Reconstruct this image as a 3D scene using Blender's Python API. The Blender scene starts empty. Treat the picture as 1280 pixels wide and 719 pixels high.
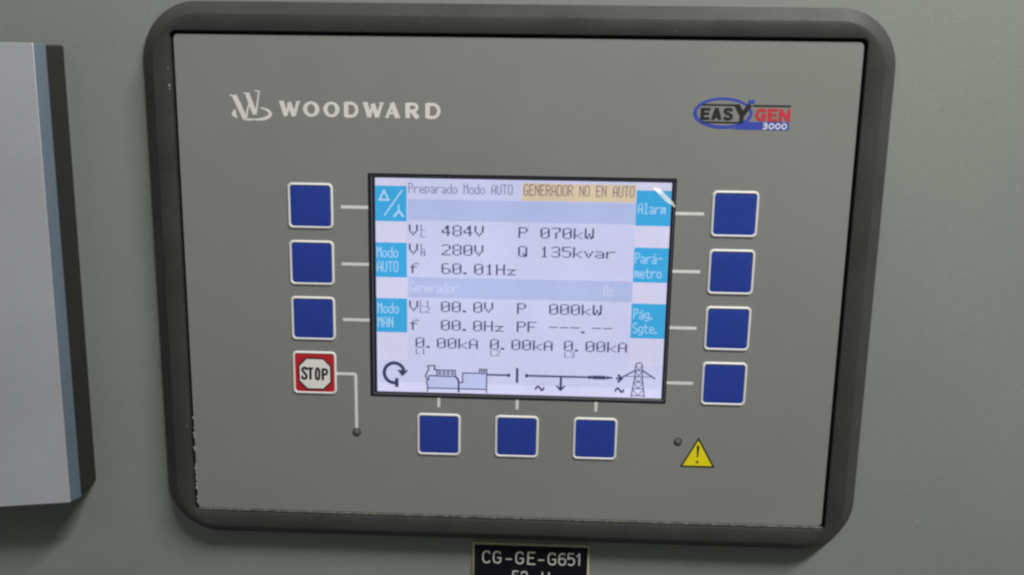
import bpy, bmesh, math, random
from mathutils import Vector, Matrix
random.seed(7)
S = bpy.context.scene
COL = S.collection

# ------------------------------------------------------------------ units
# all sizes below are millimetres on the cabinet door: x to the right, y up,
# d = depth away from the viewer (0 = front of the controller's faceplate)
BASE = 1.3
WALL = 7.0
def W(x, y, d=0.0):
    return Vector((x*.001, d*.001, BASE + y*.001))

# ------------------------------------------------------------------ camera
cam = bpy.data.cameras.new('camera'); camo = bpy.data.objects.new('camera', cam); COL.objects.link(camo)
R = ((0.9992674, 0.0163388, 0.0346078), (-0.0220706, 0.9847914, 0.1723334), (-0.0312657, -0.1729710, 0.9844305))
r, u, f = [Vector((a[0], a[2], a[1])) for a in R]
M = Matrix((r, u, -f)).transposed().to_4x4()
M.translation = W(8.912, 55.736, -315.489)
camo.matrix_world = M
cam.sensor_width = 36; cam.lens = 1010.55/1280*36
cam.shift_x = 6.2/1280; cam.shift_y = 1.9/1280
cam.clip_start = .01; cam.clip_end = 50
cam.dof.use_dof = False
S.camera = camo

# ------------------------------------------------------------------ world, lamps, exposure
w = bpy.data.worlds.new('World'); S.world = w; w.use_nodes = True
bg = w.node_tree.nodes['Background']
bg.inputs[0].default_value = (.86, .90, .88, 1); bg.inputs[1].default_value = .11

def area(name, loc, target, size, size_y, power, color):
    l = bpy.data.lights.new(name, 'AREA'); l.shape = 'RECTANGLE'; l.size = size; l.size_y = size_y
    l.energy = power; l.color = color
    o = bpy.data.objects.new(name, l); COL.objects.link(o)
    o.location = loc
    o.rotation_euler = (Vector(target) - Vector(loc)).to_track_quat('-Z', 'Y').to_euler()
    return o
area('ceiling_lamp', (.42, -.46, BASE + .86), (.05, 0, BASE), .44, .09, 14.2, (1.0, .995, .965))
area('ceiling_lamp', (-.85, -.95, BASE + 1.0), (-.1, 0, BASE), .5, .3, 1.0, (.95, .99, 1.0))

S.view_settings.view_transform = 'Standard'; S.view_settings.look = 'None'
S.view_settings.exposure = 0; S.view_settings.gamma = 1
S.render.engine = 'CYCLES'
S.render.resolution_x = 1024; S.render.resolution_y = 575
S.cycles.pixel_filter_type = 'BLACKMAN_HARRIS'; S.cycles.filter_width = 2.5

# ------------------------------------------------------------------ materials
def srgb(r, g, b):
    c = lambda v: (v/255/12.92) if v/255 <= .04045 else ((v/255+.055)/1.055)**2.4
    return (c(r), c(g), c(b))
def mat(name, col, rough=.5, spec=.5, metal=0, bump=0, bscale=900, mott=0, mscale=40, grain=0, gscale=1800, emit=None, alpha=None, rvar=0, tex=None):
    m = bpy.data.materials.new(name); m.use_nodes = True
    nt = m.node_tree; N = nt.nodes; Lk = nt.links.new; b = N['Principled BSDF']
    b.inputs['Roughness'].default_value = rough
    b.inputs['Specular IOR Level'].default_value = spec
    b.inputs['Metallic'].default_value = metal
    b.inputs['Base Color'].default_value = (*col, 1)
    geo = N.new('ShaderNodeNewGeometry')
    def noise(sc, det=3, ro=.55, vec=None):
        n = N.new('ShaderNodeTexNoise'); n.inputs['Scale'].default_value = sc
        n.inputs['Detail'].default_value = det; n.inputs['Roughness'].default_value = ro
        Lk(vec or geo.outputs['Position'], n.inputs['Vector']); return n.outputs['Fac']
    def rng(src, lo, hi, a=.3, c=.7):
        n = N.new('ShaderNodeMapRange'); n.inputs[1].default_value = a; n.inputs[2].default_value = c
        n.inputs[3].default_value = lo; n.inputs[4].default_value = hi; Lk(src, n.inputs[0]); return n.outputs[0]
    def mul(a, bb):
        n = N.new('ShaderNodeMath'); n.operation = 'MULTIPLY'; Lk(a, n.inputs[0]); Lk(bb, n.inputs[1]); return n.outputs[0]
    fac = None
    if mott: fac = rng(noise(mscale, 4), 1-mott, 1+mott)
    if grain:
        g = rng(noise(gscale, 2), 1-grain, 1+grain)
        fac = mul(fac, g) if fac else g
    if tex == 'weave':      # fine horizontal / vertical lines moulded into the overlay film
        mp = N.new('ShaderNodeMapping'); mp.inputs['Scale'].default_value = (140, 140, 3000)
        Lk(geo.outputs['Position'], mp.inputs['Vector'])
        g = rng(noise(1, 2, .5, mp.outputs[0]), .975, 1.025); fac = mul(fac, g) if fac else g
    src = 'Base Color'
    if fac is not None:
        vm = N.new('ShaderNodeVectorMath'); vm.operation = 'SCALE'; vm.inputs[0].default_value = col
        Lk(fac, vm.inputs['Scale']); Lk(vm.outputs[0], b.inputs[src])
    if rvar:
        Lk(rng(noise(25, 4), rough-rvar, rough+rvar), b.inputs['Roughness'])
    if bump:
        bp = N.new('ShaderNodeBump'); bp.inputs['Strength'].default_value = bump; bp.inputs['Distance'].default_value = .0002
        Lk(noise(bscale, 3), bp.inputs['Height']); Lk(bp.outputs[0], b.inputs['Normal'])
    if emit is not None:
        b.inputs['Base Color'].default_value = (.02, .02, .025, 1)
        b.inputs['Emission Strength'].default_value = 1
        # uneven back light of an old liquid crystal panel
        vm = N.new('ShaderNodeVectorMath'); vm.operation = 'SCALE'; vm.inputs[0].default_value = emit
        mp = N.new('ShaderNodeMapping'); mp.inputs['Scale'].default_value = (2600, 60, 60)   # uneven columns
        Lk(geo.outputs['Position'], mp.inputs['Vector'])
        Lk(mul(rng(noise(28, 3), .94, 1.05), mul(rng(noise(1, 2, .5, mp.outputs[0]), .975, 1.02), rng(noise(1100, 2), .97, 1.03))), vm.inputs['Scale']); Lk(vm.outputs[0], b.inputs['Emission Color'])
    if alpha is not None: b.inputs['Alpha'].default_value = alpha
    return m
MT = dict(
    wall=mat('grey_enamel', (.268, .282, .258), .42, .45, bump=.3, bscale=1000, mott=.05, mscale=9, grain=.045, gscale=900, rvar=.05),
    face=mat('overlay_film', (.266, .265, .250), .5, .35, bump=.10, bscale=2600, rvar=.09, mott=.04, mscale=14, grain=.03, gscale=1500, tex='weave'),
    bezel=mat('black_moulding', (.047, .046, .043), .44, .5, bump=.38, bscale=1900, mott=.16, mscale=45, grain=.15, gscale=1500, rvar=.1),
    gap=mat('gasket', (.006, .006, .009), .7, .3),
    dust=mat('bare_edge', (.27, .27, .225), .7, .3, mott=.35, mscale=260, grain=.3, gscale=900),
    white=mat('white_print', (.86, .85, .81), .5, .4, mott=.03, mscale=120),
    blue=mat('blue_film', (.024, .056, .36), .42, .45, bump=.08, bscale=2600, mott=.04, mscale=60, grain=.05, gscale=1500),
    red=mat('red_print', (.58, .02, .035), .45, .4, grain=.05),
    cream=mat('cream_print', (.95, .92, .86), .5, .4),
    black=mat('black_print', (.012, .012, .014), .5, .4),
    logo=mat('silver_print', (.84, .81, .76), .5, .4, grain=.06, gscale=1200),
    lblue=mat('blue_print', (.05, .08, .46), .5, .4, grain=.05),
    lred=mat('logo_red', (.62, .045, .06), .5, .4, grain=.05),
    lblack=mat('logo_black', (.022, .022, .020), .5, .4),
    lwhite=mat('logo_white', (.80, .80, .86), .5, .4),
    yellow=mat('yellow_print', (.95, .80, .01), .5, .4, grain=.05),
    lamp=mat('dark_lens', (.17, .17, .155), .35, .5),
    lampring=mat('lamp_rim', (.03, .03, .028), .5, .5),
    navy=mat('window_edge', (.012, .013, .026), .35, .5),
    lip=mat('window_lip', (.16, .16, .17), .35, .5),
    film=mat('clear_film', (.92, .88, .84), .3, .6, alpha=.6, mott=.2, mscale=400),
    plate=mat('black_laminate', (.007, .007, .011), .55, .2, grain=.2),
    core=mat('laminate_core', (.66, .62, .38), .55, .4, mott=.12, mscale=200),
    engr=mat('engraved_core', (.82, .80, .74), .6, .3, mott=.08, mscale=500),
    silver=mat('silver_paint', (.84, .84, .89), .46, .5, metal=.6, mott=.04, mscale=22, grain=.05, gscale=1500, bump=.06),
    slate=mat('slate_plastic', (.125, .165, .205), .5, .4, grain=.06, mott=.05),
    dark=mat('black_plastic', (.022, .023, .021), .55, .4, bump=.3, grain=.2, gscale=1200),
    chip=mat('bare_paint', (.50, .50, .44), .6, .4),
    # display
    l_bg=mat('lcd_lavender', None or (0, 0, 0), .25, .4, emit=srgb(199, 201, 235)),
    l_pink=mat('lcd_pale', (0, 0, 0), .25, .4, emit=srgb(208, 205, 234)),
    l_low=mat('lcd_bright', (0, 0, 0), .25, .4, emit=srgb(211, 211, 243)),
    l_bar=mat('lcd_bar', (0, 0, 0), .25, .4, emit=srgb(173, 185, 226)),
    l_key=mat('lcd_key', (0, 0, 0), .25, .4, emit=srgb(52, 164, 219)),
    l_or=mat('lcd_amber', (0, 0, 0), .25, .4, emit=srgb(213, 194, 164)),
    l_txt=mat('lcd_ink', (0, 0, 0), .25, .4, emit=srgb(66, 68, 102)),
    l_icon=mat('lcd_icon', (0, 0, 0), .25, .4, emit=srgb(52, 54, 92)),
    l_thin=mat('lcd_ink_grey', (0, 0, 0), .25, .4, emit=srgb(108, 108, 146)),
    l_brown=mat('lcd_ink_brown', (0, 0, 0), .25, .4, emit=srgb(112, 96, 106)),
    l_wht=mat('lcd_white', (0, 0, 0), .25, .4, emit=srgb(178, 210, 243)),
    l_pale=mat('lcd_faint', (0, 0, 0), .25, .4, emit=srgb(200, 209, 240)),
    l_fill=mat('lcd_fill', (0, 0, 0), .25, .4, emit=srgb(186, 194, 234)),
)

# ------------------------------------------------------------------ object helpers
def empty(name, x, y, d, label, cat, group=None):
    o = bpy.data.objects.new(name, None); COL.objects.link(o); o.location = W(x, y, d)
    o.empty_display_size = .02
    o['label'] = label; o['category'] = cat
    if group: o['group'] = group
    return o
class MB:
    """collects faces given in millimetres (x, y, d), relative to an origin"""
    def __init__(s, ox=0, oy=0, od=0): s.v = []; s.f = []; s.m = []; s.o = (ox, oy, od)
    def face(s, pts, mi=0):
        i = len(s.v); s.v += list(pts); s.f.append(list(range(i, i+len(pts)))); s.m.append(mi)
    def loft(s, rings, mis=0, cap0=False, cap1=False, closed=True, mcap=None):
        n = len(rings[0]); i0 = len(s.v)
        for r_ in rings: s.v += list(r_)
        for k in range(len(rings)-1):
            a = i0+k*n; b = a+n
            for j in range(n if closed else n-1):
                j2 = (j+1) % n
                s.f.append([a+j, a+j2, b+j2, b+j]); s.m.append(mis[k] if isinstance(mis, (list, tuple)) else mis)
        lastm = mcap if mcap is not None else (mis[-1] if isinstance(mis, (list, tuple)) else mis)
        if cap1: s.f.append([i0+(len(rings)-1)*n+j for j in range(n)]); s.m.append(lastm)
        if cap0: s.f.append([i0+j for j in reversed(range(n))]); s.m.append(lastm)
    def build(s, name, mats, parent=None, smooth=None, label=None, kind=None):
        me = bpy.data.meshes.new(name)
        ox, oy, od = s.o
        me.from_pydata([((x-ox)*.001, (d-od)*.001, (y-oy)*.001) for x, y, d in s.v], [], s.f)
        if not isinstance(mats, (list, tuple)): mats = [mats]
        for m in mats: me.materials.append(MT[m] if isinstance(m, str) else m)
        for p_, k in zip(me.polygons, s.m): p_.material_index = k
        bm = bmesh.new(); bm.from_mesh(me); bmesh.ops.remove_doubles(bm, verts=bm.verts, dist=1e-7)
        bmesh.ops.recalc_face_normals(bm, faces=bm.faces) if smooth else None
        for f_ in bm.faces:
            if not smooth and len(s.v) and f_.normal.y > 0 and s.__dict__.get('flat', True) and abs(f_.normal.y) > .99: f_.normal_flip()
        bm.to_mesh(me); bm.free()
        if smooth:
            for p_ in me.polygons: p_.use_smooth = True
            me.set_sharp_from_angle(angle=math.radians(smooth))
        o = bpy.data.objects.new(name, me); COL.objects.link(o)
        if parent is not None:
            o.parent = parent
            pw = parent['_w'] if '_w' in parent else (0, 0, 0)
            o.location = ((ox-pw[0])*.001, (od-pw[2])*.001, (oy-pw[1])*.001)
        else: o.location = W(ox, oy, od)
        o['_w'] = (ox, oy, od)
        if label: o['label'] = label
        if kind: o['kind'] = kind
        return o
def rrect(cx, cy, hx, hy, r, d, n=6):
    pts = []
    for qx, qy, a0 in ((1, 1, 0), (-1, 1, 90), (-1, -1, 180), (1, -1, 270)):
        for k in range(n+1):
            a = math.radians(a0+90*k/n)
            pts.append((cx+qx*(hx-r)+r*math.cos(a), cy+qy*(hy-r)+r*math.sin(a), d))
    return pts
def ell(cx, cy, rx, ry, d, n=32, a0=0, a1=360):
    return [(cx+rx*math.cos(math.radians(a0+(a1-a0)*k/n)), cy+ry*math.sin(math.radians(a0+(a1-a0)*k/n)), d) for k in range(n if a1-a0 == 360 else n+1)]
_z = [0]
def ribbon(mb, pts, w_, d, closed=False, mi=0, F=None):
    """flat stroke of width w_ (number or list) along 2D points, mitred; F maps artwork units to mm"""
    _z[0] = (_z[0]+1) % 6; d = d-.004*_z[0]
    n = len(pts); Lf, Rt = [], []
    for i in range(n):
        p_ = Vector(pts[i])
        a = Vector(pts[i-1]) if (i > 0 or closed) else None
        b = Vector(pts[(i+1) % n]) if (i < n-1 or closed) else None
        t1 = (p_-a).normalized() if a is not None else None
        t2 = (b-p_).normalized() if b is not None else None
        t1 = t1 if t1 is not None else t2; t2 = t2 if t2 is not None else t1
        n1 = Vector((-t1.y, t1.x)); n2 = Vector((-t2.y, t2.x)); m = (n1+n2)
        m = n1 if m.length < 1e-4 else m.normalized()
        c = max(.35, m.dot(n1)); ww = (w_[i] if isinstance(w_, (list, tuple)) else w_)/2/c
        Lf.append(p_+m*ww); Rt.append(p_-m*ww)
    g = F or (lambda x, y: (x, y))
    for i in range(n if closed else n-1):
        j = (i+1) % n
        mb.face([(*g(*Lf[i]), d), (*g(*Lf[j]), d), (*g(*Rt[j]), d), (*g(*Rt[i]), d)], mi)
def poly(mb, pts, d, mi=0, F=None):
    _z[0] = (_z[0]+1) % 6; d = d-.004*_z[0]
    g = F or (lambda x, y: (x, y)); mb.face([(*g(x, y), d) for x, y in pts], mi)
def arc(cx, cy, rx, ry, a0, a1, n=12):
    return [(cx+rx*math.cos(math.radians(a0+(a1-a0)*k/n)), cy+ry*math.sin(math.radians(a0+(a1-a0)*k/n))) for k in range(n+1)]

# ------------------------------------------------------------------ the cabinet door
mb = MB(0, 0, WALL)
X0, X1, Y0, Y1 = -420, 420, -360, 330
mb.loft([rrect(0, -15, 420, 345, 6, WALL+22, 4), rrect(0, -15, 420, 345, 6, WALL+1, 4), rrect(0, -15, 419, 344, 5, WALL, 4)], cap0=True, cap1=True)
wall = mb.build('wall', 'wall', smooth=30); wall['kind'] = 'structure'
wall['label'] = 'grey enamelled sheet metal cabinet door behind everything'
mb = MB(0, 0, WALL)       # small nicks in the enamel
for cx, cy, s_ in ((-152.8, 6.3, .45), (-153.2, 7.9, .25), (170.9, -95.2, .5), (172.2, -94.6, .35), (170.2, -97, .22), (-160, -52, .2), (158, 60, .18), (-155, -112, .25), (185, -20, .16), (-148, 60, .15)):
    cx = 8.9+(cx-8.9)*1.0047; cy = 55.7+(cy-55.7)*1.0047
    k = 7; poly(mb, [(cx+s_*random.uniform(.5, 1.1)*math.cos(6.283*i/k), cy+s_*random.uniform(.5, 1.1)*math.sin(6.283*i/k)) for i in range(k)], WALL-.02)
mb.build('paint_chips', 'chip', wall, kind='stuff')

# ------------------------------------------------------------------ the controller
ctl = empty('generator_controller', 0, 0, 0, 'large black framed grey control panel with lit display and rows of blue keys', 'control panel')
ctl['_w'] = (0, 0, 0)
# bezel
n = 14
prof = [(144.6, 109.1, 22, WALL), (144.8, 109.3, 22, WALL-.8), (144.5, 109.0, 21.8, WALL-1.5),
        (138.25, 103.8, 17.2, -.74), (138.0, 103.58, 17.0, -.95), (137.65, 103.25, 16.7, -1.02),
        (131.7, 97.9, 2.8, -1.02), (131.3, 97.5, 2.5, -.85), (131.2, 97.4, 2.4, 1.2)]
mb = MB(); mb.loft([rrect(0, 0, a, b, r_, d, n) for a, b, r_, d in prof])
bez = mb.build('bezel', 'bezel', ctl, smooth=28)
mb = MB(); mb.loft([rrect(0, 0, 131.9, 98.0, 2.2, 1.1, 6), rrect(0, 0, 129.2, 95.6, 1.6, 1.1, 6)])
mb.build('gasket', 'gap', ctl)
# worn light edge along the bottom and chipped left edge of the film
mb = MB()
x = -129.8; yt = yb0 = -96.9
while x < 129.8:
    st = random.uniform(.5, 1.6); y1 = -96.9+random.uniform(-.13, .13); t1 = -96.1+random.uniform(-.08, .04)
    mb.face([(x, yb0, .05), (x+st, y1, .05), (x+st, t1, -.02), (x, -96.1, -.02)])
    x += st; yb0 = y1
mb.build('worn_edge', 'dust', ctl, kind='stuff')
mb = MB()
y = -94
while y < -56:
    st = random.uniform(.4, 1.3)
    if random.random() < .42:
        h = random.uniform(.05, .2)+(.4 if random.random() < .2 else 0)
        mb.face([(-130.0-h, y, -.1), (-129.75, y, -.1), (-129.75, y+st, -.1), (-130.0-random.uniform(.1, .4), y+st, -.1)])
    y += st*random.uniform(1, 1.6)
for x, y, s_ in ((-132.0, 77, .5), (-132.0, 75.8, .35), (-132.2, 83.5, .3), (-132.3, -60, .3), (60, 99.5, .18), (-40, 100.5, .12), (-134, -20, .15), (134.5, 40, .14)):
    dd = -1.06 if abs(x) < 135 and abs(y) < 100 else 1.2 + (-.2 if abs(x) < 135 else 0)
    mb.face([(x-s_*.5, y-s_, dd), (x+s_*.5, y-s_*.6, dd), (x+s_*.4, y+s_, dd), (x-s_*.4, y+s_*.7, dd)])
mb.build('chipped_edge', 'chip', ctl, kind='stuff')

mb = MB()
for k in range(26):
    cx, cy = random.uniform(-126, 126), random.uniform(-92, 92); s_ = random.uniform(.06, .16)
    if -92 < cx < 98 and -72 < cy < 50: continue
    q = random.uniform(0, 3.14); mb.face([(cx+s_*a*math.cos(q)-s_*.5*b*math.sin(q), cy+s_*a*math.sin(q)+s_*.5*b*math.cos(q), -.02) for a, b in ((1, 1), (-1, .8), (-1.2, -1), (.8, -1))])
mb.build('dust_specks', 'dust', ctl, kind='stuff')
# faceplate with a window cut for the display
LX0, LX1, LY0, LY1 = -53.35, 61.85, -43.26, 43.14          # lit area
GX0, GX1, GY0, GY1 = -56.1, 63.65, -45.3, 44.9             # window print
gcx, gcy, ghx, ghy = (GX0+GX1)/2, (GY0+GY1)/2, (GX1-GX0)/2, (GY1-GY0)/2
lcx, lcy, lhx, lhy = (LX0+LX1)/2, (LY0+LY1)/2, (LX1-LX0)/2, (LY1-LY0)/2
mb = MB()
mb.loft([rrect(0, 0, 130.0, 96.1, 1.7, 1.4), rrect(0, 0, 130.0, 96.1, 1.7, .12), rrect(0, 0, 129.85, 95.95, 1.6, 0),
         rrect(gcx, gcy, ghx-.4, ghy-.4, .5, 0)])
mb.build('faceplate', 'face', ctl, smooth=30)
mb = MB()
def gr(i, d, r_=.5): return rrect(gcx, gcy, ghx-i, ghy-i, r_, d)
mid = rrect((gcx+lcx)/2+.1, (gcy+lcy)/2, (ghx+lhx)/2+.15, (ghy+lhy)/2, .4, -.1)
mid2 = rrect((gcx+lcx)/2+.1, (gcy+lcy)/2, (ghx+lhx)/2-.12, (ghy+lhy)/2-.22, .3, -.02)
mb.loft([gr(0, 0), gr(.02, -.08), mid, mid2, rrect(lcx, lcy, lhx+.1, lhy+.1, .2, .5), rrect(lcx, lcy, lhx-.02, lhy-.02, .2, .8)], mis=[0, 0, 1, 2, 2])
mb.build('window_frame', ['navy', 'lip', 'navy'], ctl, smooth=30)

# white leader lines
def line(pts, wd=1.25):
    cx, cy = pts[0]; mb = MB(cx, cy, 0); _z[0] = 0
    ribbon(mb, pts, wd, -.03); return mb.build('leader_line', 'white', ctl)
XL, XR = -78.88, 86.39
YL = [31.709-22.581*i for i in range(4)]; YR = [31.587-22.652*i for i in range(4)]
BX = [3.776+31.939*(i-1) for i in range(3)]; BY = -60.92
for i in range(3): line([(-66.9, YL[i]-.15), (GX0-.02, YL[i]-.15)])
for i in range(4): line([(GX1+.02, YR[i]-.1), (74.6-.15*i, YR[i]-.1)])
for i in range(3): line([(BX[i], GY0-.02), (BX[i], -49.3)], 1.2)
line([(XL+8.4, YL[3]-.1), (-62.9, YL[3]-.1), (-62.3, YL[3]-.25), (-62.05, YL[3]-.9), (-62.02, -59.2)])

# membrane keys
def key_mesh(hx=8.95, hy=8.95):
    b = MB()       # moulded white rim
    i = lambda k, d, r_: rrect(0, 0, hx-k, hy-k, r_, d, 6)
    b.loft([i(0, 0, 1.9), i(.10, -.32, 1.8), i(.28, -.44, 1.7), i(.74, -.44, 1.4), i(.90, -.30, 1.3), i(.96, -.06, 1.2)])
    c = MB()
    c.loft([i(.90, 0, 1.3), i(.94, -.10, 1.3), i(1.3, -.18, 1.0), i(2.2, -.24, .8), i(4.5, -.29, .7), i(7.2, -.31, .5)], cap1=True)
    return b, c
bb, cc = key_mesh()
proto = cc.build('key', 'blue', ctl, smooth=40); pr = bb.build('key_rim', 'white', proto, smooth=40)
proto.location = (XL*.001, 0, YL[0]*.001)
def key_at(x, y, first=[True]):
    if first[0]: first[0] = False; proto.location = (x*.001, 0, y*.001); return
    k = proto.copy(); COL.objects.link(k); k.parent = ctl; k.location = (x*.001, 0, y*.001)
    q = pr.copy(); COL.objects.link(q); q.parent = k
for i in range(3): key_at(XL, YL[i])
for i in range(4): key_at(XR, YR[i])
for i in range(3): key_at(BX[i], BY)
bb, cc = key_mesh()
stop = cc.build('stop_key', 'red', ctl, smooth=40, label='red key with a white octagon reading STOP')
stop.location = (XL*.001, 0, YL[3]*.001); stop['_w'] = (0, 0, 0)
bb.build('key_rim', 'white', stop, smooth=40)
# octagon, outline and word; artwork units of 0.0597 mm, y down
FS = lambda x, y: ((x-240)*.0597, (198-y)*.0612)
octp = lambda k: [(187+k*.4, 96+k), (303-k*.4, 98+k), (354-k, 150+k*.4), (354-k, 260-k*.4), (300-k*.4, 311-k), (190+k*.4, 311-k), (132+k, 255-k*.4), (132+k, 150+k*.4)]
mb = MB(); poly(mb, octp(-3), -.34, 0, FS); mb.build('octagon_outline', 'black', stop)
mb = MB(); poly(mb, octp(7), -.38, 0, FS); mb.build('octagon', 'cream', stop)
mb = MB(); sw = 12
def T(p_, w_=sw): ribbon(mb, p_, w_+2, -.42, F=FS)
T([(186, 180), (186, 172), (181, 165), (170, 164), (160, 169), (158, 180), (163, 190), (178, 206), (184, 215), (184, 228), (179, 237), (168, 239), (158, 235), (155, 226), (155, 218)], 14)
T([(193, 167), (232, 167)], 12); T([(212.5, 168), (212.5, 244)], 15)
T([(252, 176), (258, 167), (266, 167), (272, 176), (273, 205), (271, 232), (265, 240), (257, 240), (250, 232), (249, 205), (252, 176)], 14)
T([(297, 166), (297, 247)], 15); T([(297, 171), (318, 171), (326, 179), (326, 197), (319, 206), (297, 206)], 13)
mb.build('stop_lettering', 'black', stop)

# indicator lamps
def lamp(x, y, sc=1.0):
    b = MB(x, y, 0); b.loft([ell(x, y, 1.75*sc, 1.75*sc, 0, 20), ell(x, y, 1.7*sc, 1.7*sc, -.2, 20), ell(x, y, 1.35*sc, 1.35*sc, -.22, 20), ell(x, y, 1.3*sc, 1.3*sc, 0, 20)])
    c = MB(x, y, 0); c.loft([ell(x, y, 1.32*sc*math.cos(t), 1.32*sc*math.cos(t), -.02-.35*math.sin(t), 20) for t in (0, .4, .8, 1.2, 1.5)], cap1=True)
    o = c.build('indicator_lamp', 'lamp', ctl, smooth=50); b.build('lamp_rim', 'lampring', o, smooth=30)
lamp(-62.02, -60.8); lamp(69.5, -61.15, .95)

# warning triangle
def tri(k):   # corners inset by k
    A, B, C = Vector((77.75, -59.1)), Vector((70.75, -71.95)), Vector((84.95, -71.95)); G = (A+B+C)/3
    rr = 4.15
    return [tuple(G+(p_-G)*(1-k/rr)) for p_ in (A, B, C)]
mb = MB(77.8, -67.6, 0); poly(mb, tri(0), -.03); ws = mb.build('warning_sign', 'black', ctl, label='yellow warning triangle with black border')
mb = MB(77.8, -67.6, 0); poly(mb, tri(.68), -.07); mb.build('yellow_field', 'yellow', ws)
mb = MB(77.8, -67.6, 0)
poly(mb, [(77.15, -63.0), (77.35, -62.6), (78.1, -62.6), (78.3, -63.0), (77.95, -67.7), (77.5, -67.7)], -.11)
poly(mb, arc(77.72, -69.6, .58, .52, 0, 345, 12), -.11)
mb.build('exclamation_mark', 'black', ws)

# ------------------------------------------------------------------ printed maker's name
mb = MB(-101, 69, 0)
FW = lambda x, y: (-114.47+.07259*x, 79.55-.0704*y)      # artwork units of the emblem
def TW(p_, w_, c=False): ribbon(mb, p_, [v*1.12 for v in w_] if isinstance(w_, list) else w_*1.1, -.03, c, F=FW)
TW([(97, 84), (121, 136), (150, 208)], [22, 25, 20])
TW([(74, 84), (108, 88)], 7)
TW([(156, 205), (166, 160), (186, 92)], [12, 8, 5])
TW([(167, 72), (184, 120), (205, 185)], [19, 23, 19])
TW([(148, 71), (183, 74)], 6)
TW([(207, 186), (218, 140), (231, 62)], [12, 8, 7])
TW([(208, 58), (236, 62)], 6)
sw_ = arc(212, 180, 76, 32, 72, -108, 26)
TW([(x_, 360-y_) for x_, y_ in sw_], [3+13*math.sin(math.pi*min(1, (k+2)/30)) for k in range(27)])
TW([(190, 213), (170, 213.5), (144, 207)], [9, 10, 13])
poly(mb, [(80, 184), (86, 170), (102, 155), (104, 180), (112, 206), (98, 203), (86, 196)], -.03, 0, FW)
em = mb.build('maker_emblem', 'logo', ctl)
mb = MB(-59, 68.9, 0)
U = lambda x: -114.47+.07259*x
yb, H = 66.05, 5.65
def G(x0, x1):
    a, b = U(x0), U(x1); return lambda x, y: (a+(b-a)*x, yb+H*y)
def TL(F, p_, wd): # width in mm; convert by drawing in mm directly
    ribbon(mb, [F(*q) for q in p_], wd, -.03)
def letW(x0, x1):
    F = G(x0, x1); TL(F, [(.10, 1), (.31, .02)], 1.75); TL(F, [(.30, .02), (.50, .86)], 1.05); TL(F, [(.47, .93), (.70, .02)], 1.75); TL(F, [(.70, .02), (.93, 1)], 1.15)
    TL(F, [(-.02, .97), (.24, .97)], .45); TL(F, [(.80, .97), (1.03, .97)], .45)
def letO(x0, x1):
    cx, rx = (U(x0)+U(x1))/2, (U(x1)-U(x0))/2; m = 30
    A_ = ell(cx, yb+H*.5, rx, H*.515, -.03, m); B_ = ell(cx, yb+H*.5, rx-1.65, H*.515-1.0, -.03, m); mb.loft([A_, B_])
def letD(x0, x1):
    F = G(x0, x1); TL(F, [(.13, 0), (.13, 1)], 1.75); TL(F, [(.13, .935)]+arc(.45, .5, .42, .435, 90, -90, 14)+[(.13, .065)], 1.15)
    TL(F, [(.76, .72), (.845, .60), (.845, .40), (.76, .28)], 1.1)
def letA(x0, x1):
    F = G(x0, x1); TL(F, [(.10, 0), (.50, .96)], 1.15); TL(F, [(.46, 1), (.84, 0)], 1.85); TL(F, [(.22, .30), (.72, .30)], .85)
    TL(F, [(-.02, .03), (.22, .03)], .45); TL(F, [(.70, .03), (1.02, .03)], .45)
def letR(x0, x1):
    F = G(x0, x1); TL(F, [(.17, 0), (.17, 1)], 1.75); TL(F, [(.17, .93), (.55, .93)]+arc(.58, .71, .24, .22, 80, -80, 10)+[(.55, .47), (.17, .47)], 1.15)
    TL(F, [(.50, .46), (.88, .0)], 1.75)
letW(338, 447); letO(464, 551); letO(572, 659); letD(684, 762); letW(785, 892); letA(902, 980); letR(1008, 1084); letD(1116, 1198)
mb.build('maker_name', 'logo', ctl)

# product mark at the upper right
FE = lambda x, y: (62.95+.03758*x+.00246*y*.2, 79.0-.0371*y)
mk = MB(85, 69, 0); 
mk.loft([[(*FE(x_, y_), -.03) for x_, y_, _ in ell(437, 252, 298, 158, 0, 48)], [(*FE(x_, y_), -.03) for x_, y_, _ in ell(440, 248, 262, 127, 0, 48)]])
mark = mk.build('product_mark', 'lblue', ctl)
mb = MB(85, 69, 0)
poly(mb, [(560, 404), (610, 375), (660, 345), (690, 334), (1102, 334), (1102, 414), (520, 412)], -.045, 0, FE)
poly(mb, [(690, 115), (750, 115), (750, 150), (715, 152), (700, 170), (680, 165)], -.05, 0, FE)
mb.build('blue_band', 'lblue', mark)
mb = MB(85, 69, 0)
def TE(p_, w_, mbx=None, d=-.08, c=False): ribbon(mbx or mb, p_, w_*(1.12 if w_ > 15 else 1.15), d, c, F=FE)
TE([(225, 169), (590, 169)], 14); TE([(735, 172), (1112, 172)], 14); TE([(225, 343), (620, 343)], 14)
TE([(232, 202), (232, 318)], 32); TE([(216, 213), (312, 213)], 24); TE([(216, 257), (302, 257)], 22); TE([(216, 306), (306, 306)], 24)
TE([(338, 318), (372, 200)], 30); TE([(374, 200), (410, 318)], 32); TE([(346, 288), (402, 288)], 20)
TE([(528, 228), (516, 214), (488, 210), (462, 216), (457, 232), (468, 248), (505, 260), (524, 276), (522, 296), (500, 308), (470, 306), (450, 290)], 26)
TE([(574, 166), (632, 268)], 46); TE([(706, 160), (632, 268)], 42); TE([(630, 255), (622, 347)], 38)
mb.build('easy_lettering', 'lblack', mark)
mb = MB(85, 69, 0)
TE([(864, 232), (848, 216), (818, 212), (788, 226), (774, 262), (788, 298), (818, 312), (848, 306), (856, 290), (856, 266), (822, 266)], 28)
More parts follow.
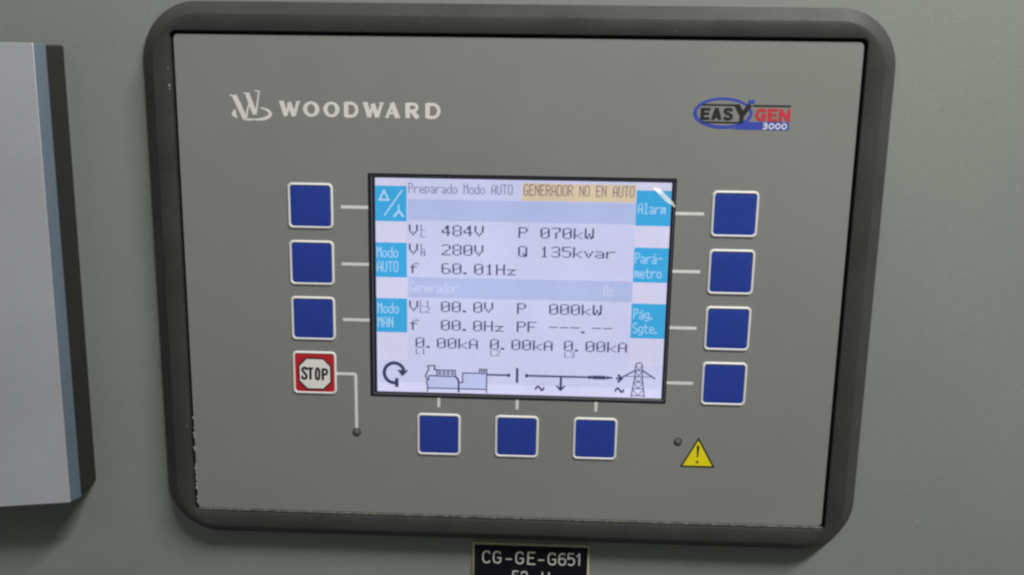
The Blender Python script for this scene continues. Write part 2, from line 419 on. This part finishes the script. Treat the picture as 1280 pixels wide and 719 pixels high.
TE([(904, 200), (904, 325)], 32); TE([(888, 212), (984, 212)], 24); TE([(888, 262), (976, 262)], 22); TE([(888, 313), (986, 313)], 24)
TE([(1014, 325), (1014, 200)], 30); TE([(1012, 206), (1094, 320)], 30); TE([(1094, 325), (1094, 200)], 30)
mb.build('gen_lettering', 'lred', mark)
mb = MB(85, 69, 0)
TE([(846, 352), (862, 348), (880, 350), (884, 362), (862, 372), (880, 378), (882, 394), (862, 402), (842, 398)], 12)
for cx in (928, 992, 1055): TE([(cx+22*math.cos(t*.5236)+3*math.sin(t*.5236), 375-25*math.sin(t*.5236)) for t in range(12)], 12, c=True)
mb.build('number_lettering', 'lwhite', mark)

# ------------------------------------------------------------------ the liquid crystal display, 320 x 240 cells
PXM = .36
def LC(X, Y): return (LX0+X*PXM, LY1-Y*PXM)
ZD = .62
def sheet(mb, x0, y0, x1, y1, d, mi=0):
    a, b = LC(x0, y0), LC(x1, y1); mb.face([(a[0], a[1], d), (b[0], a[1], d), (b[0], b[1], d), (a[0], b[1], d)], mi)
mb = MB(lcx, lcy, ZD); sheet(mb, -1, -1, 321, 241, ZD+.02)
disp = mb.build('display', 'l_bg', ctl, label='lit lavender display showing voltages and a one line diagram')
def patch(name, m, rects, d):
    mb = MB(lcx, lcy, ZD)
    for r_ in rects: sheet(mb, *r_, d)
    return mb.build(name, m, disp)
for r_ in [(0, 0, 34.5, 8.4), (0, 47, 34.5, 70.3), (0, 109, 34.5, 132.6), (0, 171, 34.5, 203), (282.6, 0, 320, 8.5), (282.6, 46.6, 320, 70.4), (282.6, 108.7, 320, 132.4), (282.6, 171.5, 320, 203)]:
    patch('pale_field', 'l_pink', [r_], ZD-.01)
patch('bright_field', 'l_low', [(0, 229, 320, 240)], ZD-.012)
for y0 in (22.4, 108): patch('header_bar', 'l_bar', [(35.6, y0, 282.6, y0+23)], ZD-.02)
patch('amber_field', 'l_or', [(160, 3, 281.8, 21.8)], ZD-.03)
for r_ in ((0, 8.4, 34.2, 46.9), (0, 70.3, 34.2, 108.9), (0, 132.6, 34.2, 171.2), (282.8, 8.5, 320, 46.6), (282.8, 70.4, 320, 108.7), (282.8, 132.4, 320, 171.5)):
    patch('soft_key', 'l_key', [r_], ZD-.03)
# pixel font: strokes on a 5 x 11 grid
GL = {
'A': '0,10 0,2 1,1 2,0 3,1 4,2 4,10;0,6 4,6', 'U': '0,0 0,9 1,10 3,10 4,9 4,0', 'T': '0,0 4,0;2,0 2,10',
'O': '1,0 3,0 4,1 4,9 3,10 1,10 0,9 0,1 1,0', 'P': '0,10 0,0 3,0 4,1 4,4 3,5 0,5', 'r': '0,4 0,10;0,6 2,4 4,4',
'e': '0,7 4,7 4,5 3,4 1,4 0,5 0,9 1,10 4,10', 'p': '0,11 0,4 3,4 4,5 4,8 3,9 0,9', 'a': '0,4 3,4 4,5 4,10 1,10 0,9 0,8 1,7 4,7',
'd': '4,0 4,10 1,10 0,9 0,5 1,4 4,4', 'o': '1,4 3,4 4,5 4,9 3,10 1,10 0,9 0,5 1,4', 'M': '0,10 0,0 2,4 4,0 4,10',
'G': '4,1 3,0 1,0 0,1 0,9 1,10 3,10 4,9 4,6 2,6', 'E': '4,0 0,0 0,10 4,10;0,5 3,5', 'N': '0,10 0,0 4,9;4,0 4,10',
'R': '0,10 0,0 3,0 4,1 4,4 3,5 0,5;2,5 4,10', 'D': '0,0 0,10 3,10 4,9 4,1 3,0 0,0', 'V': '0,0 0,5 2,10 4,5 4,0',
'W': '0,0 0,9 1,10 2,5 3,10 4,9 4,0', 'v': '0,4 2,10 4,4', 'H': '0,0 0,10;4,0 4,10;0,5 4,5', 'z': '0,5 4,5 0,10 4,10',
'f': '4,1 3,0 2,1 1,2 1,10;0,4 3,4', 'Q': '1,0 3,0 4,1 4,9 3,10 1,10 0,9 0,1 1,0;2,7 4,10', 'k': '0,0 0,10;4,4 1,7;1,7 4,10',
'L': '0,0 0,10 4,10', 'F': '0,10 0,0 4,0;0,5 3,5', 'S': '4,1 3,0 1,0 0,1 0,4 1,5 3,5 4,6 4,9 3,10 1,10 0,9',
'g': '4,4 1,4 0,5 0,8 1,9 4,9;4,4 4,11 3,12 0,12', 't': '1,1 1,9 2,10 4,10;0,4 4,4', 'm': '0,10 0,4 4,4 4,10;2,4 2,9', 'l': '1,0 2,0 2,10;1,10 3,10',
'n': '0,4 0,10;0,5 1,4 3,4 4,5 4,10', 's': '4,4 1,4 0,5 0,6 1,7 3,7 4,8 4,9 3,10 0,10', '.': '0,10 1,10;0,9 1,9', '-': '0,5 4,5',
'\u00e1': '0,4 3,4 4,5 4,10 1,10 0,9 0,8 1,7 4,7;2,2 3,1',
'0': '1,0 3,0 4,1 4,9 3,10 1,10 0,9 0,1 1,0;0,7 4,3', '1': '1,2 2,0 2,10;1,10 3,10', '2': '0,1 1,0 3,0 4,1 4,4 0,9 0,10 4,10',
'3': '0,1 1,0 3,0 4,1 4,4 3,5 1,5;3,5 4,6 4,9 3,10 1,10 0,9', '4': '3,10 3,0 0,6 0,7 4,7', '5': '4,0 0,0 0,4 3,4 4,5 4,9 3,10 1,10 0,9',
'6': '3,0 1,0 0,2 0,9 1,10 3,10 4,9 4,6 3,5 0,5', '7': '0,0 4,0 4,2 2,6 2,10', '8': '1,0 3,0 4,1 4,4 3,5 1,5 0,4 0,1 1,0;1,5 0,6 0,9 1,10 3,10 4,9 4,6 3,5',
'~': '0,8 1,5 2,6 3,9 4,6'}
def cells(ch):
    out = set()
    for st in GL[ch].split(';'):
        q = [tuple(map(int, a.split(','))) for a in st.split()]
        for (x0, y0), (x1, y1) in zip(q, q[1:]):
            k = max(abs(x1-x0), abs(y1-y0), 1)
            for i in range(k+1): out.add((round(x0+(x1-x0)*i/k), round(y0+(y1-y0)*i/k)))
    return out
def text(name, s, x, y, sx, sy, m, d=ZD-.06, cw=6):
    mb = MB(lcx, lcy, ZD)
    for n_, ch in enumerate(s):
        if ch == ' ': continue
        c = cells(ch); ox = x+n_*cw*sx
        rows = {}
        for a, b in c: rows.setdefault(b, []).append(a)
        for b, xs in rows.items():
            xs.sort(); st = pv = xs[0]
            for a in xs[1:]+[99]:
                if a != pv+1:
                    sheet(mb, ox+st*sx, y+b*sy, ox+(pv+1)*sx, y+(b+1)*sy, d); st = a
                pv = a
    return mb.build(name, m, disp)
text('status_text', 'Preparado Modo AUTO', 36.3, 4.9, 1, 1.0, 'l_thin')
text('status_text', 'GENERADOR NO EN AUTO', 161.3, 4.2, 1, 1.1, 'l_brown')
RD = [('V', 36.5, 50), ('484V', 72.5, 50), ('P', 156.5, 50.6), ('070kW', 180.5, 50.6), ('V', 36.5, 71), ('280V', 72.5, 71.2),
      ('Q', 156.5, 71.2), ('135kvar', 180.5, 71.2), ('f', 37.5, 92), ('60.01Hz', 72.5, 92), ('V', 36.5, 134.8), ('00.0V', 72, 134.8), ('P', 156.5, 135),
      ('000kW', 192, 135), ('f', 37.5, 155.8), ('00.0Hz', 72, 155.8), ('PF', 156.5, 155.6), ('---.--', 192, 155.4),
      ('0.00kA', 43.5, 176.4), ('0.00kA', 127, 176.4), ('0.00kA', 209.5, 176.3)]
for s_, x, y in RD: text('readout_text', s_, x, y, 2, 1.08, 'l_txt')
for s_, x, y in (('L', 49.5, 49.8), ('L', 49.5, 57.2), ('L', 49.5, 70.6), ('N', 49.5, 78), ('L1', 48.5, 134.3), ('L2', 48.5, 141.5), ('L1', 44, 189), ('L2', 127.6, 189.2), ('L3', 210.5, 189)):
    text('subscript_text', s_, x, y, 1.0, .6, 'l_txt')
text('header_text', 'Generador', 37.3, 113.4, 1, 1.08, 'l_pale'); text('header_text', '0s', 251, 112.8, 1, 1.08, 'l_pale')
for s_, x, y in (('Modo', 1, 75), ('AUTO', 1, 91), ('Modo', 1.2, 137.6), ('MAN', 1.2, 153.6), ('Alarm', 285, 22), ('Par\u00e1-', 284, 76), ('metro', 284, 92), ('P\u00e1g.', 285, 138), ('Sgte.', 285, 154)):
    text('soft_key_text', s_, x, y, 1.02, 1.08, 'l_wht')
FL = lambda x, y: LC(x, y)
def icon(name, strokes, m='l_icon', polys=(), d=ZD-.08):
    mb = MB(lcx, lcy, ZD)
    for st in strokes: ribbon(mb, st[0], st[1], d, len(st) > 2, F=FL)
    for q in polys: poly(mb, q, d, 0, FL)
    return mb.build(name, m, disp)
icon('delta_symbol', [([(4.6, 23.6), (9.6, 13.6), (14.4, 23.6)], 1.9, 1)], 'l_wht')
icon('slash_symbol', [([(9.6, 40.8), (29.8, 12.6)], 1.5)], 'l_wht')
icon('wye_symbol', [([(25.6, 28.5), (25.6, 35.6)], 1.6), ([(20, 42), (25.6, 35.4), (31, 42)], 2.1)], 'l_wht')
icon('rotation_arrow', [([(x_, y_) for x_, y_ in arc(19.3, 218.2, 11.4, 11.6, -18, -276, 24)], 3.9), ([(22, 224.2), (22, 234.6)], 4.0)], polys=[[(22.6, 214.4), (35.4, 214.6), (28.4, 222.4)]])
icon('engine_fill', [], 'l_fill', [[(58, 219.5), (88, 219.5), (92, 224), (92, 236), (56, 236)], [(98, 216.5), (123.5, 216.5), (123.5, 236), (93, 236), (93, 226.5), (98, 226.5)]], d=ZD-.045)
icon('engine_diagram', [
    ([(57, 209), (65.5, 208.4)], 1.30), ([(57, 209), (58.6, 213), (56.4, 216), (54.6, 221), (56.8, 224.5), (55.8, 229), (57, 231), (57, 239)], 1.43),
    ([(65.5, 208.4), (64.6, 212.8), (67.6, 214)], 1.69), ([(67.6, 213.6), (88.4, 213.6), (88.4, 220.6), (67.6, 220.6)], 1.30, 1), ([(58, 220.2), (67.6, 220.6)], 1.30),
    ([(58, 220.2), (58.4, 225.4), (56, 225.6)], 1.17), ([(88.4, 220.6), (91.4, 223.5), (92.2, 228), (92.2, 239)], 2.08), ([(57, 234.8), (124, 234.8)], 1.17),
    ([(92.6, 227.4), (96.8, 227.4), (96.8, 216.3), (115.6, 216.3), (115.6, 211.6), (123.8, 211.6), (123.8, 239)], 1.30), ([(117.8, 213.6), (121.6, 213.6), (121.6, 216.4), (117.8, 216.4)], 1.30, 1)]
    + [([(x_, 215.4), (x_+1.9, 215.4), (x_+1.9, 218.6), (x_, 218.6)], 1.04, 1) for x_ in (69.8, 74.6, 79.4, 84.2)])
icon('busbar_diagram', [([(124.2, 217.6), (147.5, 217.6)], 2.0), ([(147.2, 217.6), (150.2, 217.6)], 3.8), ([(158, 208.9), (158, 226)], 2.8),
    ([(167, 217.6), (170, 217.6)], 4), ([(170, 217.6), (264.8, 217.6)], 2.1), ([(237.6, 217.6), (241.4, 217.6)], 3.6), ([(242.4, 217.6), (257, 217.6)], 4.3), ([(257.8, 217.6), (261, 217.6)], 3.2),
    ([(207.2, 218), (207.2, 232)], 2.5)], polys=[[(201.6, 228.6), (203.4, 228), (207.2, 231.6), (211, 228), (212.8, 228.6), (207.2, 235)]])
til = lambda x, y: [(x, y+4), (x+1.2, y+1), (x+3.2, y), (x+5.2, y+2), (x+6.6, y+4.4), (x+8.6, y+4), (x+9.6, y+1)]
icon('wave_symbol', [(til(178.8, 229.6), 2.1)]); icon('wave_symbol', [(til(268.2, 229.4), 2.1)])
icon('grid_arrow', [([(268.6, 218.2), (274.4, 218.2)], 2.2), ([(270.8, 213.8), (275.2, 218.2), (270.8, 222.6)], 2.5)])
tw = [([(290, 201.5), (289.6, 216), (286.4, 239)], 1.2), ([(297.4, 201.5), (298, 216), (301, 239)], 1.2), ([(290, 202), (292, 199.6), (295.6, 199.6), (297.4, 202)], 1.2),
      ([(289.6, 208.4), (276, 216.4)], 1.6), ([(298, 208.4), (311.4, 217)], 1.6), ([(277, 215.4), (310, 215.4)], .8), ([(276, 215.4), (275.8, 217.6)], 1.2), ([(311.4, 216), (311.6, 218.4)], 1.2)]
for ya, yb_, xa, xb in ((202, 208.4, 290, 297.6), (208.4, 215.4, 289.8, 298), (215.4, 222, 289.4, 298.4), (222, 229.4, 288.2, 299.4), (229.4, 237.6, 287, 300.6)):
    tw += [([(xa, ya), ((xa+xb)/2, yb_), (xb, ya)], .85), ([(xa, yb_), (xb, yb_)], 1.0)]
icon('pylon_diagram', tw, 'l_txt')
# loose curl of protective film at the window's upper right corner
mb = MB(59, 37, 0); q = [(54.6, 41.3, .2), (56.2, 40.4, -.5), (58.2, 38.6, -.9), (60.2, 36.7, -.7), (62.2, 35.2, -.2), (63.3, 34.0, -.12)]
wd = [.2, .7, .95, .9, .6, .3]
for i in range(5):
    a, b = q[i], q[i+1]; nx, ny = .68, .73
    for s0, s1, z0, z1 in ((-1, 0, -.45, -.25), (0, 1, -.25, .1)):
        mb.face([(a[0]+nx*wd[i]*s0, a[1]+ny*wd[i]*s0, a[2]+z0), (b[0]+nx*wd[i+1]*s0, b[1]+ny*wd[i+1]*s0, b[2]+z0), (b[0]+nx*wd[i+1]*s1, b[1]+ny*wd[i+1]*s1, b[2]+z1), (a[0]+nx*wd[i]*s1, a[1]+ny*wd[i]*s1, a[2]+z1)])
mb.build('peeling_film', 'film', ctl, smooth=60)

# ------------------------------------------------------------------ engraved nameplate below the bezel
npd = WALL-1.6
nm = empty('nameplate', 10.8, -123, WALL, 'small black engraved nameplate with cream edge directly below the control panel', 'nameplate')
nm['_w'] = (10.8, -123, WALL)
nx, ny, nhx, nhy = 10.8, -123.7, 25.0, 12.8
mb = MB(nx, ny, WALL)
mb.loft([rrect(nx, ny, nhx, nhy, .2, WALL+.1, 2), rrect(nx, ny, nhx, nhy, .2, WALL-.8, 2), rrect(nx, ny, nhx-.8, nhy-.8, .15, npd, 2)], cap1=True)
mb.build('core_layer', 'core', nm, smooth=20)
mb = MB(nx, ny, WALL); mb.loft([rrect(nx, ny, nhx-.78, nhy-.78, .15, npd+.01, 2), rrect(nx, ny, nhx-.82, nhy-.82, .15, npd-.03, 2)], cap1=True)
mb.build('face_layer', 'plate', nm, smooth=20)
# engraved letters, 5 x 7 unit grid, single line
EN = {'C': [[(3.6, 5.6), (3.2, 6.6), (2, 7), (.8, 6.5), (.2, 5.2), (.2, 1.8), (.8, .5), (2, 0), (3.2, .4), (3.6, 1.4)]],
 'G': [[(3.6, 5.6), (3.2, 6.6), (2, 7), (.8, 6.5), (.2, 5.2), (.2, 1.8), (.8, .5), (2, 0), (3.2, .4), (3.7, 1.4), (3.7, 3.2), (2.1, 3.2)]],
 '-': [[(.2, 2.6), (3.2, 2.6)]], 'E': [[(3.8, 7), (.3, 7), (.3, 0), (3.9, 0)], [(.3, 3.7), (3.2, 3.7)]],
 '6': [[(3.3, 6.2), (2.6, 6.9), (1.5, 6.9), (.6, 6), (.2, 4), (.2, 1.6), (.9, .4), (2, 0), (3, .4), (3.5, 1.6), (3.4, 3), (2.6, 3.9), (1.4, 3.9), (.3, 2.9)]],
 '5': [[(3.2, 7), (.5, 7), (.3, 3.8), (1.5, 4.4), (2.7, 4.1), (3.4, 3), (3.4, 1.6), (2.7, .4), (1.6, 0), (.3, .7)]],
 '1': [[(.4, 5.2), (1.9, 7), (1.9, 0)]], '2': [[(.3, 5.4), (.8, 6.6), (1.8, 7), (2.9, 6.6), (3.3, 5.4), (2.9, 4), (.2, 0), (3.5, 0)]],
 'U': [[(.3, 7), (.3, 1.7), (.9, .4), (2, 0), (3, .4), (3.6, 1.7), (3.6, 7)]]}
mb = MB(nx, ny, WALL)
UN = lambda z: -17.8+.04535*z
ys, wst = .76, .54
for ch, x0 in (('C', 172), ('G', 272), ('-', 388), ('G', 485), ('E', 596), ('-', 693), ('G', 790), ('6', 888), ('5', 973), ('1', 1048)):
    for st in EN[ch]: ribbon(mb, [(UN(x0)+a*.86+.15, -119.95+b*ys) for a, b in st], wst, npd-.05)
for ch, x0 in (('5', 455), ('2', 535), ('-', 640), ('U', 735)):
    for st in EN[ch]: ribbon(mb, [(UN(x0)+a*.86+.1, -128.85+b*ys) for a, b in st], wst, npd-.05)
mb.build('engraved_text', 'engr', nm)

# ------------------------------------------------------------------ silver fronted unit at the left
bx = empty('control_box', -240, 1, WALL, 'pale silver box with slate blue edge and black sides at far left', 'device')
bx['_w'] = (-240, 1, WALL)
def slant(m):      # the unit's lower edge falls away towards the left
    m.v = [(x, y-(-178-x)*.095 if y < 0 else y, d) for x, y, d in m.v]
mb = MB(-240, 1, WALL); mb.loft([rrect(-240, 1.6, 63.0, 90.7, 1.0, WALL+.1, 4), rrect(-240, .2, 62.5, 90.9, 1.0, -3.9, 4)], cap0=True, cap1=True)
slant(mb); mb.build('body', 'dark', bx, smooth=30)
mb = MB(-240, 1, WALL); mb.loft([rrect(-240, .0, 62.4, 91.3, .5, -3.7, 3), rrect(-240, .0, 62.4, 91.3, .5, -4.0, 3), rrect(-240, -.05, 60.7, 91.2, .4, -8.85, 3), rrect(-240, -.05, 60.5, 91.0, .4, -9.0, 3)], cap0=True, cap1=True)
slant(mb); mb.build('bevelled_cover', 'slate', bx, smooth=20)
mb = MB(-240, 1, WALL); mb.loft([rrect(-240, -.05, 60.7, 91.2, .4, -8.88, 3), rrect(-240, -.05, 60.6, 91.1, .4, -9.05, 3)], cap1=True)
slant(mb); mb.build('front_panel', 'silver', bx, smooth=20)

for o in bpy.data.objects:
    if '_w' in o: del o['_w']
